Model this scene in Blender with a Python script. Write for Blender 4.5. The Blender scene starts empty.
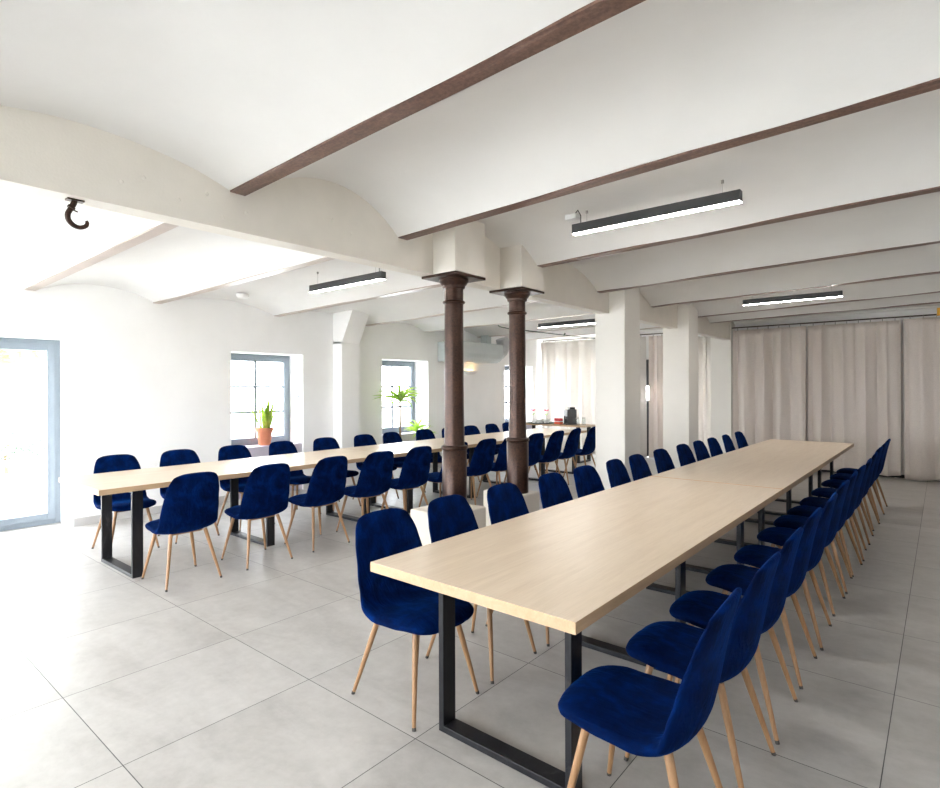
import bpy, bmesh, math, random
from mathutils import Vector, Matrix
random.seed(7)
PI = math.pi
scene = bpy.context.scene
col = scene.collection

# ------------------------------------------------------------------ materials
def srgb(r, g, b):
    f = lambda c: c/12.92 if c <= .04045 else ((c+.055)/1.055)**2.4
    return (f(r/255), f(g/255), f(b/255), 1)

class NT:
    def __init__(s, name):
        s.m = bpy.data.materials.new(name); s.m.use_nodes = True
        s.t = s.m.node_tree; s.n = s.t.nodes; s.l = s.t.links
        s.p = s.n['Principled BSDF']; s.out = s.n['Material Output']
    def add(s, typ, **kw):
        n = s.n.new(typ)
        for k, v in kw.items():
            if k in n.inputs.keys() if hasattr(n.inputs, 'keys') else False: n.inputs[k].default_value = v
            else: setattr(n, k, v)
        return n
    def link(s, a, b): s.l.new(a, b)
    def coords(s, scale=(1, 1, 1), obj=True):
        tc = s.add('ShaderNodeTexCoord'); mp = s.add('ShaderNodeMapping')
        s.link(tc.outputs['Object'], mp.inputs['Vector']); mp.inputs['Scale'].default_value = scale
        return mp.outputs['Vector']
    def noise(s, vec, scale, detail=4, rough=.55, dist=0):
        n = s.add('ShaderNodeTexNoise'); s.link(vec, n.inputs['Vector'])
        n.inputs['Scale'].default_value = scale; n.inputs['Detail'].default_value = detail
        n.inputs['Roughness'].default_value = rough; n.inputs['Distortion'].default_value = dist
        return n.outputs['Fac']
    def ramp(s, fac, stops):
        r = s.add('ShaderNodeValToRGB'); s.link(fac, r.inputs['Fac'])
        e = r.color_ramp.elements
        e[0].position, e[0].color = stops[0]; e[1].position, e[1].color = stops[-1]
        for p, c in stops[1:-1]:
            k = e.new(p); k.color = c
        return r.outputs['Color']
    def bump(s, h, strength, dist=.01, normal=None):
        b = s.add('ShaderNodeBump'); s.link(h, b.inputs['Height'])
        b.inputs['Strength'].default_value = strength; b.inputs['Distance'].default_value = dist
        if normal: s.link(normal, b.inputs['Normal'])
        s.link(b.outputs['Normal'], s.p.inputs['Normal']); return b.outputs['Normal']
    def mix(s, fac, a, b, mode='MIX'):
        m = s.add('ShaderNodeMix'); m.data_type = 'RGBA'; m.blend_type = mode
        for v, k in ((fac, 0), (a, 6), (b, 7)):
            if hasattr(v, 'is_linked'): s.link(v, m.inputs[k])
            else: m.inputs[k].default_value = v
        return m.outputs[2]
    def math(s, op, a, b=0.0):
        m = s.add('ShaderNodeMath'); m.operation = op
        for v, k in ((a, 0), (b, 1)):
            if hasattr(v, 'is_linked'): s.link(v, m.inputs[k])
            else: m.inputs[k].default_value = v
        return m.outputs[0]

def plain(name, c, rough=.6, metal=0, spec=.5, var=.04, scale=6, bump=0, bscale=60):
    t = NT(name); v = t.coords()
    c2 = tuple(min(1, x*(1-var)) for x in c[:3])+(1,); c3 = tuple(min(1, x*(1+var)) for x in c[:3])+(1,)
    t.link(t.ramp(t.noise(v, scale), [(.3, c2), (.7, c3)]), t.p.inputs['Base Color'])
    t.p.inputs['Roughness'].default_value = rough; t.p.inputs['Metallic'].default_value = metal
    t.p.inputs['Specular IOR Level'].default_value = spec
    if bump: t.bump(t.noise(v, bscale, 3), bump, .005)
    return t.m

def mat_plaster(name, c, bump=.25):
    t = NT(name); v = t.coords()
    c2 = tuple(x*.965 for x in c[:3])+(1,)
    t.link(t.ramp(t.noise(v, 1.7, 6, .6), [(.35, c2), (.6, c)]), t.p.inputs['Base Color'])
    t.p.inputs['Roughness'].default_value = .85; t.p.inputs['Specular IOR Level'].default_value = .2
    a = t.math('ADD', t.math('MULTIPLY', t.noise(v, 4, 5, .5), 2.5), t.math('MULTIPLY', t.noise(v, 40, 2), .3))
    t.bump(a, bump, .006)
    return t.m

def mat_floor():
    t = NT('concrete_look_tile')
    tc = t.add('ShaderNodeTexCoord'); sx = t.add('ShaderNodeSeparateXYZ'); t.link(tc.outputs['Object'], sx.inputs[0])
    TX, TY, X0, Y0 = .7767, .8634, -3.290, .8487
    fx = t.math('DIVIDE', t.math('SUBTRACT', sx.outputs[0], X0), TX); fy = t.math('DIVIDE', t.math('SUBTRACT', sx.outputs[1], Y0), TY)
    def edge(f, T):
        fr = t.math('FRACT', t.math('ADD', f, 100)); d = t.math('MINIMUM', fr, t.math('SUBTRACT', 1.0, fr))
        return t.math('LESS_THAN', t.math('MULTIPLY', d, T), .0019)
    grout = t.math('MAXIMUM', edge(fx, TX), edge(fy, TY))
    cell = t.add('ShaderNodeCombineXYZ'); t.link(t.math('FLOOR', fx), cell.inputs[0]); t.link(t.math('FLOOR', fy), cell.inputs[1])
    wn = t.add('ShaderNodeTexWhiteNoise'); wn.noise_dimensions = '3D'; t.link(cell.outputs[0], wn.inputs['Vector'])
    off = t.add('ShaderNodeVectorMath'); off.operation = 'MULTIPLY_ADD'
    t.link(wn.outputs['Color'], off.inputs[0]); off.inputs[1].default_value = (9, 9, 9); t.link(tc.outputs['Object'], off.inputs[2])
    st = t.add('ShaderNodeMapping'); st.inputs['Scale'].default_value = (1.0, 2.2, 1); t.link(off.outputs[0], st.inputs['Vector'])
    n1 = t.noise(st.outputs[0], 1.6, 8, .62, .6)
    base = t.ramp(n1, [(.28, srgb(158, 154, 150)), (.5, srgb(178, 175, 171)), (.72, srgb(192, 189, 185))])
    n2 = t.noise(off.outputs[0], 14, 5, .7)
    base = t.mix(.25, base, t.ramp(n2, [(.3, srgb(150, 146, 141)), (.7, srgb(196, 194, 190))]))
    base = t.mix(grout, base, srgb(62, 60, 60))
    t.link(base, t.p.inputs['Base Color'])
    t.link(t.math('ADD', t.math('MULTIPLY', n1, .25), .24), t.p.inputs['Roughness'])
    t.p.inputs['Specular IOR Level'].default_value = .5
    t.bump(t.math('SUBTRACT', t.math('MULTIPLY', n2, .05), grout), .35, .002)
    return t.m

def mat_wood(name, c1, c2, c3, rough=.4, axis='y', scale=1.0):
    t = NT(name)
    sc = {'y': (9, .55, 9), 'x': (.55, 9, 9), 'z': (9, 9, .6)}[axis]
    v = t.coords(tuple(x*scale for x in sc))
    n = t.noise(v, 2.2, 8, .62, .9); f = t.noise(v, 16, 4, .6)
    a = t.ramp(n, [(.3, c1), (.52, c2), (.75, c3)])
    a = t.mix(.14, a, t.ramp(f, [(.35, tuple(x*.75 for x in c1[:3])+(1,)), (.6, c3)]))
    t.link(a, t.p.inputs['Base Color']); t.p.inputs['Roughness'].default_value = rough
    t.bump(f, .05, .001)
    return t.m

def mat_velvet():
    t = NT('blue_velvet'); v = t.coords()
    n = t.noise(v, 5, 5, .6, 1.2); n2 = t.noise(v, 22, 3, .6)
    k = t.math('ADD', t.math('MULTIPLY', n, .75), t.math('MULTIPLY', n2, .25))
    t.link(t.ramp(k, [(.36, (.0001, .0036, .024, 1)), (.5, (.0001, .0078, .052, 1)), (.68, (.0001, .018, .12, 1))]), t.p.inputs['Base Color'])
    t.p.inputs['Roughness'].default_value = .8; t.p.inputs['Specular IOR Level'].default_value = .03
    t.p.inputs['Sheen Weight'].default_value = .2; t.p.inputs['Sheen Roughness'].default_value = .25
    t.p.inputs['Sheen Tint'].default_value = (.0, .16, .8, 1)
    # gathered cloth: wrinkles are strongest on the seat and around its rim
    mp = t.add('ShaderNodeMapping'); mp.inputs['Scale'].default_value = (3, 13, 5); t.link(v, mp.inputs['Vector'])
    w = t.noise(mp.outputs[0], 1.9, 2, .45, 1.6)
    t.bump(t.math('ADD', t.math('MULTIPLY', w, 1.0), t.math('MULTIPLY', n2, .1)), .5, .012)
    return t.m

def mat_rust():
    t = NT('rusty_iron'); v = t.coords()
    n = t.noise(v, 9, 8, .7); n2 = t.noise(v, 70, 4, .7)
    t.p.inputs['Specular IOR Level'].default_value = .5
    a = t.ramp(n, [(.3, srgb(34, 22, 18)), (.5, srgb(50, 33, 26)), (.72, srgb(72, 48, 37))])
    a = t.mix(.3, a, t.ramp(n2, [(.36, srgb(28, 20, 18)), (.66, srgb(104, 70, 52))]))
    t.link(a, t.p.inputs['Base Color']); t.p.inputs['Metallic'].default_value = .5
    t.link(t.math('ADD', t.math('MULTIPLY', n2, .2), .22), t.p.inputs['Roughness'])
    t.bump(t.math('ADD', n2, n), .14, .002)
    return t.m

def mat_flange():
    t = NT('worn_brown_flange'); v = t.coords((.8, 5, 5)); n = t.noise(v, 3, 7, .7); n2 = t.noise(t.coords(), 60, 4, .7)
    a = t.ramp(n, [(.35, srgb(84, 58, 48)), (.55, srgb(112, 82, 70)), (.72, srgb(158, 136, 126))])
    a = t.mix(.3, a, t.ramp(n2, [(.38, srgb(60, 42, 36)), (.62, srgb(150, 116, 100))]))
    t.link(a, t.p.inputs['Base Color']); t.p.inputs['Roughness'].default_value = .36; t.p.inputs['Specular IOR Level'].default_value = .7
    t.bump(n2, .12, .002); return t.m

def mat_steel():
    t = NT('raw_black_steel'); v = t.coords((1, 1, .4))
    n = t.noise(v, 7, 6, .7, 1.5)
    t.link(t.ramp(n, [(.3, srgb(24, 25, 28)), (.6, srgb(38, 39, 43)), (.8, srgb(88, 86, 86))]), t.p.inputs['Base Color'])
    t.p.inputs['Metallic'].default_value = .2; t.p.inputs['Roughness'].default_value = .38; t.p.inputs['Specular IOR Level'].default_value = .35
    return t.m

def mat_curtain(name, c, trans):
    t = NT(name); v = t.coords()
    w = t.noise(t.coords((40, 40, 300)), 1.5, 2); w2 = t.noise(t.coords((300, 300, 40)), 1.5, 2)
    f = t.math('MULTIPLY', w, w2)
    c2 = tuple(x*.86 for x in c[:3])+(1,)
    colr = t.ramp(f, [(.15, c2), (.35, c)])
    t.link(colr, t.p.inputs['Base Color']); t.p.inputs['Roughness'].default_value = .9
    t.p.inputs['Specular IOR Level'].default_value = .1
    tr = t.add('ShaderNodeBsdfTranslucent'); t.link(colr, tr.inputs['Color'])
    mx = t.add('ShaderNodeMixShader'); mx.inputs[0].default_value = trans
    t.link(t.p.outputs[0], mx.inputs[1]); t.link(tr.outputs[0], mx.inputs[2]); t.link(mx.outputs[0], t.out.inputs['Surface'])
    return t.m

def mat_glass(name, tint=(1, 1, 1, 1), ior=1.45):
    t = NT(name)
    tr = t.add('ShaderNodeBsdfTransparent'); tr.inputs['Color'].default_value = tint
    gl = t.add('ShaderNodeBsdfGlossy'); gl.inputs['Roughness'].default_value = .03
    lw = t.add('ShaderNodeLayerWeight'); lw.inputs['Blend'].default_value = .5
    fac = t.math('ADD', t.math('MULTIPLY', t.math('POWER', lw.outputs['Facing'], 5.0), .9), .04)
    mx = t.add('ShaderNodeMixShader'); t.link(fac, mx.inputs[0]); t.link(tr.outputs[0], mx.inputs[1]); t.link(gl.outputs[0], mx.inputs[2])
    t.link(mx.outputs[0], t.out.inputs['Surface'])
    return t.m

def mat_emit(name, c, s):
    t = NT(name); t.p.inputs['Base Color'].default_value = c
    t.p.inputs['Emission Color'].default_value = c; t.p.inputs['Emission Strength'].default_value = s
    return t.m

def mat_leaf(name, c1, c2):
    t = NT(name); v = t.coords()
    colr = t.ramp(t.noise(v, 8, 3), [(.35, c1), (.65, c2)])
    t.link(colr, t.p.inputs['Base Color']); t.p.inputs['Roughness'].default_value = .5
    tr = t.add('ShaderNodeBsdfTranslucent'); t.link(colr, tr.inputs['Color'])
    mx = t.add('ShaderNodeMixShader'); mx.inputs[0].default_value = .45
    t.link(t.p.outputs[0], mx.inputs[1]); t.link(tr.outputs[0], mx.inputs[2]); t.link(mx.outputs[0], t.out.inputs['Surface'])
    return t.m

M = dict(
    wall=mat_plaster('white_wall_plaster', srgb(249, 249, 248), .12),
    pier=mat_plaster('cream_pier_plaster', srgb(238, 235, 229), .12),
    ceil=mat_plaster('vault_plaster', srgb(230, 229, 227), .3),
    girder=plain('cream_painted_girder', srgb(226, 221, 212), .6, 0, .4, .03, 5, .15, 90),
    pedestal=mat_plaster('rough_pedestal_plaster', srgb(212, 204, 192), .6),
    floor=mat_floor(),
    top=mat_wood('pale_oak_laminate', srgb(214, 193, 168), srgb(224, 205, 181), srgb(230, 212, 190), .28),
    edge=mat_wood('oak_edge_band', srgb(186, 156, 122), srgb(196, 166, 132), srgb(203, 174, 141), .45),
    amber=plain('amber_edge_band', srgb(214, 160, 92), .5),
    leg=mat_wood('oak_look_leg', srgb(142, 106, 72), srgb(158, 120, 84), srgb(168, 132, 96), .38, 'z', 2.5),
    cap=plain('grey_foot_cap', srgb(52, 50, 50), .5),
    velvet=mat_velvet(), rust=mat_rust(), flange=mat_flange(), flange_glare=plain('glare_tinted_flange', srgb(178, 162, 152), .3, 0, .9, .1, 5), steel=mat_steel(),  # window-side beam flanges: window glare put into a paler colour
    frame=plain('blue_grey_frame', srgb(134, 144, 153), .4, 0, .5, .03),
    darkframe=plain('dark_window_frame', srgb(60, 62, 66), .5),
    glass=mat_glass('window_glass'),
    apron=plain('lavender_grey_apron', srgb(196, 190, 204), .6),
    skirt=plain('light_grey_skirting', srgb(196, 194, 192), .6),
    darkskirt=plain('dark_threshold', srgb(38, 38, 40), .6),
    curtain=mat_curtain('linen_curtain', srgb(243, 234, 227), .22),
    curtain_l=mat_curtain('light_linen_curtain', srgb(230, 226, 221), .33),
    rod=plain('dark_bronze_rod', srgb(70, 60, 54), .4, .6),
    lamp=plain('anthracite_lamp_body', srgb(62, 63, 65), .45, .3),
    led=mat_emit('led_diffuser', (1, .96, .92, 1), 21.0),
    wire=plain('steel_wire', srgb(170, 168, 164), .35, .8),
    cable=plain('dark_cable', srgb(60, 62, 60), .6),
    gcable=plain('green_grey_cable', srgb(84, 98, 92), .5),
    white=plain('white_plastic', srgb(236, 236, 234), .45),
    duct=plain('pale_blue_grey_duct', srgb(192, 200, 201), .35, .1),
    foil=plain('crinkled_foil_hose', srgb(196, 200, 202), .35, .6, .5, .06, 20, .6, 30),
    warm=mat_emit('warm_bulb', (1, .62, .28, 1), 14),
    terracotta=plain('terracotta', srgb(196, 124, 94), .75, 0, .3, .08, 8, .1),
    soil=plain('potting_soil', srgb(60, 44, 34), .95),
    snake=mat_leaf('snake_plant_leaf', srgb(130, 170, 60), srgb(215, 224, 110)),
    drac=mat_leaf('dracaena_leaf', srgb(150, 200, 70), srgb(205, 228, 110)),
    stem=plain('woody_stem', srgb(150, 124, 92), .8),
    black=plain('black_plastic', srgb(40, 41, 43), .35),
    dgrey=plain('dark_grey_plastic', srgb(84, 86, 88), .4),
    red=plain('red_packaging', srgb(206, 50, 58), .5), orange=plain('orange_packaging', srgb(214, 96, 56), .5),
    traym=plain('dark_green_tray', srgb(50, 66, 62), .4),
    jar=mat_glass('jar_glass', (.86, .9, .9, 1), 1.5), porcelain=plain('white_porcelain', srgb(240, 240, 238), .25),
    pink=plain('pink_petal', srgb(232, 90, 120), .6),
    yellow=plain('yellow_plastic', srgb(226, 170, 50), .5),
    ground=plain('pale_paving', srgb(205, 203, 196), .9, 0, .2, .08, 2),
    hedge=mat_leaf('hedge_leaf', srgb(150, 166, 150), srgb(186, 196, 184)),
    tree=mat_leaf('tree_leaf', srgb(120, 146, 96), srgb(160, 180, 130)),
    roof=plain('roof_slab', srgb(200, 200, 200), .9),
)

# ------------------------------------------------------------------ helpers
def link(o, parent=None):
    col.objects.link(o)
    if parent: o.parent = parent
    return o
def tag(o, label=None, cat=None, group=None, kind=None):
    if label: o['label'] = label
    if cat: o['category'] = cat
    if group: o['group'] = group
    if kind: o['kind'] = kind
    return o
def empty(name, loc, rz=0, label=None, cat=None, group=None):
    o = bpy.data.objects.new(name, None); o.location = loc; o.rotation_euler = (0, 0, rz)
    o.empty_display_size = .1
    link(o); return tag(o, label, cat, group)
def obj(name, bm, mats, parent=None, smooth=False, loc=None, bevel=0, seg=2):
    me = bpy.data.meshes.new(name); bm.normal_update(); bm.to_mesh(me); bm.free()
    for m in (mats if isinstance(mats, (list, tuple)) else [mats]): me.materials.append(m)
    if smooth:
        for p in me.polygons: p.use_smooth = True
        if smooth is True and name not in ('seat_shell', 'curtain_panel', 'ceiling'): me.set_sharp_from_angle(angle=.7)
    o = bpy.data.objects.new(name, me); link(o, parent)
    if loc: o.location = loc
    if bevel:
        b = o.modifiers.new('Bevel', 'BEVEL'); b.width = bevel; b.segments = seg; b.limit_method = 'ANGLE'; b.angle_limit = .6
    return o
def B(): return bmesh.new()
def box(bm, x0, x1, y0, y1, z0, z1, mi=0):
    vs = [bm.verts.new(p) for p in ((x0,y0,z0),(x1,y0,z0),(x1,y1,z0),(x0,y1,z0),(x0,y0,z1),(x1,y0,z1),(x1,y1,z1),(x0,y1,z1))]
    for f in ((0,3,2,1),(4,5,6,7),(0,1,5,4),(1,2,6,5),(2,3,7,6),(3,0,4,7)):
        bm.faces.new([vs[i] for i in f]).material_index = mi
    return vs
def tube(bm, pts, radii, seg=12, cap=True, mi=0):
    if not hasattr(radii, '__len__'): radii = [radii]*len(pts)
    pts = [Vector(p) for p in pts]; rings = []; prev = None
    for i, p in enumerate(pts):
        d = (pts[min(i+1, len(pts)-1)]-pts[max(i-1, 0)]).normalized()
        if prev is None:
            a = d.orthogonal().normalized()
        else:
            a = (prev-d*prev.dot(d)).normalized()
        prev = a; b = d.cross(a)
        rings.append([bm.verts.new(p+(a*math.cos(2*PI*k/seg)+b*math.sin(2*PI*k/seg))*radii[i]) for k in range(seg)])
    for r0, r1 in zip(rings, rings[1:]):
        for k in range(seg):
            bm.faces.new((r0[k], r0[(k+1) % seg], r1[(k+1) % seg], r1[k])).material_index = mi
    if cap:
        bm.faces.new(rings[0][::-1]).material_index = mi; bm.faces.new(rings[-1]).material_index = mi
def lathe(bm, prof, c=(0, 0, 0), seg=32, mi=0):
    rings = []
    for r, z in prof:
        rings.append([bm.verts.new((c[0]+r*math.cos(2*PI*k/seg), c[1]+r*math.sin(2*PI*k/seg), c[2]+z)) for k in range(seg)])
    for r0, r1 in zip(rings, rings[1:]):
        for k in range(seg):
            bm.faces.new((r0[k], r0[(k+1) % seg], r1[(k+1) % seg], r1[k])).material_index = mi
    bm.faces.new(rings[0][::-1]).material_index = mi; bm.faces.new(rings[-1]).material_index = mi
def copy_tree(o, parent=None):
    c = o.copy(); col.objects.link(c)
    if parent: c.parent = parent
    for ch in list(o.children): copy_tree(ch, c)
    return c
def struct(o): o['kind'] = 'structure'; return o

# ------------------------------------------------------------------ room
XL, XR, YB, YF = -7.302, 1.9, -2.6, 11.72       # wall faces
GX0, GX1, GZ = -3.22, -3.10, 2.40               # girder
spring = lambda x: 2.54+.0195*(x-XL)

bm = B(); box(bm, XL-.5, XR+.3, YB-.3, YF+.3, -.2, 0)
struct(obj('floor', bm, M['floor']))

def wall_with_holes(name, axis, a0, a1, h, face, back, holes, mat):
    """axis 'y': wall runs along y, its thickness spans face..back in x. holes: (s0, s1, z0, z1)"""
    bm = B(); cuts = sorted(holes); s = a0
    def seg(s0, s1, z0, z1):
        if s1-s0 < 1e-4 or z1-z0 < 1e-4: return
        lo, hi = min(face, back), max(face, back)
        if axis == 'y': box(bm, lo, hi, s0, s1, z0, z1)
        else: box(bm, s0, s1, lo, hi, z0, z1)
    for (s0, s1, z0, z1) in cuts:
        seg(s, s0, 0, h); seg(s0, s1, 0, z0); seg(s0, s1, z1, h); s = s1
    seg(s, a1, 0, h)
    return struct(obj(name, bm, mat))

holesL = [(-2.1, -.75, 0, 2.055), (.45, 1.96, 0, 2.055), (3.78, 4.89, 0, 2.0), (6.44, 7.56, 0, 2.0), (9.95, 11.05, 0, 2.0)]
wall_with_holes('wall_left', 'y', YB-.3, YF+.3, 3.1, XL, XL-.42, holesL, M['wall'])
holesF = [(-7.15, -5.5, .5, 2.35), (-5.15, -4.35, 0, 2.1), (-3.98, -3.52, .3, 2.3)]
wall_with_holes('wall_far', 'x', XL-.42, XR+.3, 3.1, YF, YF+.3, holesF, M['wall'])
holesB = [(-6.7, -5.2, .1, 2.2), (-4.9, -3.5, .1, 2.2), (-2.6, -.8, .8, 2.2)]
wall_with_holes('wall_back', 'x', XL-.42, XR+.3, 3.1, YB, YB-.3, holesB, M['wall'])
wall_with_holes('wall_right', 'y', YB-.3, YF+.3, 3.1, XR, XR+.3, [], M['wall'])
bm = B(); box(bm, XL-.5, XR+.4, YB-.4, YF+.4, 3.1, 3.25); struct(obj('ceiling_slab', bm, M['roof']))  # unseen roof slab added to keep sky light from leaking in
bpy.data.objects['ceiling_slab'].name = 'trim_9'

# beams: y at left wall, at girder, at right side; then vault sheets between them
beams = [(-2.7, -2.7, -2.7), (-1.3, -1.3, -1.3), (.2, .2, .2), (1.609, 1.648, 1.56), (2.853, 2.942, 2.82), (4.464, 4.46, 4.36),
         (6.12, 6.10, 5.94), (7.5, 7.69, 7.60), (9.05, 9.3, 9.11), (10.3, 10.27, 10.42)]
riseL = [.14, .14, .12, .13, .14, .13, .12, .12, .10, .12]
riseR = [.22, .22, .13, .24, .25, .22, .2, .19, .15, .13]
HW = .048
def vault(name, x0, x1, k0, k1, rz0, rz1):
    bm = B(); NX, NY = 24, 20
    for i in range(len(beams)):
        last = i == len(beams)-1
        rows = []
        for a in range(NX+1):
            t = a/NX; x = x0+(x1-x0)*t
            ya = beams[i][k0]*(1-t)+beams[i][k1]*t+HW
            yb = (beams[i+1][k0]*(1-t)+beams[i+1][k1]*t-HW) if not last else YF+(YF-ya)
            r = rz0[i]*(1-t)+rz1[i]*t; row = []
            for b in range(NY+1):
                u = b/NY
                if last: u *= .5
                y = ya+(yb-ya)*u
                L = (yb-ya)/2; R = (L*L+r*r)/(2*r); d = (u-.5)*2*L
                z = spring(x)+math.sqrt(max(R*R-d*d, 0))-(R-r)
                row.append(bm.verts.new((x, y, z+.004*math.sin(3.1*x+2*y)+.003*math.sin(7*y+x*5))))
            rows.append(row)
        for a in range(NX):
            for b in range(NY):
                bm.faces.new((rows[a][b], rows[a][b+1], rows[a+1][b+1], rows[a+1][b]))
    # close the strip above each beam flange
    for i, bmy in enumerate(beams):
        for a in range(6):
            p = []
            for tt in (a/6, (a+1)/6):
                x = x0+(x1-x0)*tt; y = bmy[k0]*(1-tt)+bmy[k1]*tt
                p.append([(x, y-HW-.003, spring(x)+.004), (x, y+HW+.003, spring(x)+.004)])
            bm.faces.new([bm.verts.new(q) for q in (p[0][0], p[0][1], p[1][1], p[1][0])])
    o = obj(name, bm, M['ceil'], smooth=True)
    return struct(o)
vault('ceiling', XL-.05, GX0+.02, 0, 1, riseL, [r*.95 for r in riseR])
vault('ceiling', GX1-.02, XR+.1, 1, 2, riseR, [q*.5 for q in riseR])

names = ['', '', '', 'nearest', 'second', 'third', 'fourth', 'fifth', 'sixth', 'last']
for i, (yl, yg, yr) in enumerate(beams):
    if i < 3: continue
    for side, (xa, ya, xb, yb) in enumerate(((XL, yl, GX0, yg), (GX1, yg, XR, yr))):
        bm = B(); h = .045; T = .012
        vs = []
        for (x, y) in ((xa, ya), (xb, yb)):
            z = spring(x)
            vs.append([bm.verts.new(p) for p in ((x, y-h, z-.006), (x, y+h, z-.006), (x, y+h, z+T), (x, y-h, z+T))])
        a, b = vs
        for k in range(4): bm.faces.new((a[k], b[k], b[(k+1) % 4], a[(k+1) % 4]))
        bm.faces.new(a); bm.faces.new(b[::-1])
        o = obj('ceiling_beam', bm, M['flange'] if side else M['flange_glare'])  # window-side flanges take the colour with glare painted in
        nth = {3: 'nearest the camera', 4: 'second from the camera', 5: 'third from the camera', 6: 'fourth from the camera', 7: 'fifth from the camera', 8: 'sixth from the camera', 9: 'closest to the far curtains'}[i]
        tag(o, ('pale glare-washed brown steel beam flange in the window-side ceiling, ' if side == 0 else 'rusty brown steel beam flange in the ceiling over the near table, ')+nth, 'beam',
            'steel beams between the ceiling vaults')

# girder
g = empty('ceiling_girder', (GX0, 4.5, GZ), 0, 'long cream painted girder running across the ceiling on the iron columns', 'girder')
def gobj(name, bm, mat, **k):
    bmesh.ops.translate(bm, verts=bm.verts, vec=(-GX0, -4.5, -GZ)); return obj(name, bm, mat, g, **k)
bm = B(); box(bm, GX0, GX1, YB, YF-.25, GZ+.012, 3.08); gobj('web', bm, M['girder'])
bm = B(); box(bm, GX0-.012, GX1+.004, YB, YF-.25, GZ, GZ+.012); gobj('bottom_flange', bm, M['girder'])
for y, z in ((1.15, 2.57), (1.05, 2.52), (1.47, 2.57), (1.32, 2.5), (1.7, 2.52), (1.56, 2.46), (2.3, 2.62), (2.46, 2.56), (.3, 2.55), (.42, 2.5)):
    bm = B(); bmesh.ops.create_uvsphere(bm, u_segments=12, v_segments=8, radius=.011, matrix=Matrix.Translation((GX1, y, z)) @ Matrix.Diagonal((.5, 1, 1, 1)))
    gobj('rivet', bm, M['girder'], smooth=True)

# corbel pilaster on the left wall
bm = B()
box(bm, XL-.05, -7.08, 5.43, 5.77, 0, 2.22)
top = 2.75
vs = [bm.verts.new(p) for p in ((XL-.05,5.43,2.2),(-7.08,5.43,2.2),(-6.78,5.43,top),(XL-.05,5.43,top),(XL-.05,5.77,2.2),(-7.08,5.77,2.2),(-6.78,5.77,top),(XL-.05,5.77,top))]
for f in ((0,1,2,3),(7,6,5,4),(1,5,6,2),(0,4,5,1),(3,2,6,7),(0,3,7,4)): bm.faces.new([vs[i] for i in f])
tag(obj('wall_corbel', bm, M['wall']), 'white plastered pilaster with a sloping corbel between two windows', 'pilaster')

# blocks over the columns, columns and pedestals
def block(name, x0, x1, y0, y1, z0, z1, mat, label, cat, group=None, bevel=.006):
    bm = B(); box(bm, x0, x1, y0, y1, z0, z1)
    return tag(obj(name, bm, mat, bevel=bevel), label, cat, group)
for y, w in ((3.45, 'nearer'), (4.34, 'farther')):
    block('girder_block', GX1+.0005, -2.862, y-.185, y+.185, GZ+.002, 2.84, M['girder'], 'cream block on the girder above the %s iron column' % w, 'block', 'blocks above the iron columns')
    c = empty('iron_column', (-3.04, y, .53), 0, 'rusty brown cast iron column with ring mouldings, the %s of the two' % w, 'column', 'cast iron columns')
    H = GZ-.53
    bm = B(); box(bm, -.182, .182, -.188, .188, H-.022, H-.001); obj('top_plate', bm, M['rust'], c, bevel=.003)
    lo = [(.102, 0), (.102, .46), (.1, .47)]
    bm = B(); lathe(bm, [(.100, 0), (.100, .465), (.092, .475)], seg=48); obj('column_base', bm, M['rust'], c, True)
    bm = B(); lathe(bm, [(.092, .470), (.104, .474), (.109, .486), (.109, .492), (.104, .504), (.086, .510)], seg=48); obj('ring', bm, M['rust'], c, True)
    bm = B(); lathe(bm, [(.086, .505), (.082, .53), (.078, 1.0), (.076, H-.22)], seg=48); obj('shaft', bm, M['rust'], c, True)
    bm = B(); lathe(bm, [(.076, H-.222), (.088, H-.216), (.092, H-.207), (.088, H-.198), (.076, H-.192)], seg=48); obj('ring', bm, M['rust'], c, True)
    bm = B(); lathe(bm, [(.076, H-.195), (.077, H-.10), (.088, H-.095), (.092, H-.085), (.092, H-.075), (.104, H-.065), (.112, H-.05), (.12, H-.045), (.12, H-.022)], seg=48); obj('capital', bm, M['rust'], c, True)
block('column_pedestal', -3.29, -2.87, 3.19, 3.65, 0, .53, M['pedestal'], 'rough cream plinth under the nearer iron column', 'plinth', 'plinths under the columns', .012)
block('column_pedestal', -3.37, -2.90, 4.235, 4.50, 0, .53, M['pedestal'], 'rough cream plinth under the farther iron column', 'plinth', 'plinths under the columns', .012)
block('masonry_pier', -3.29, -2.90, 6.36, 6.81, 0, 2.83, M['pier'], 'broad white masonry pier nearer the iron columns', 'pier', 'square white piers', .01)
block('masonry_pier', -3.33, -2.93, 8.67, 9.1, 0, 2.82, M['pier'], 'white masonry pier nearer the far curtains', 'pier', 'square white piers', .01)
block('masonry_pier', -3.46, -3.08, 11.46, 11.72, 0, 2.8, M['pier'], 'shaded cream wall pier between the far curtains', 'pier', None, .004)

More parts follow.
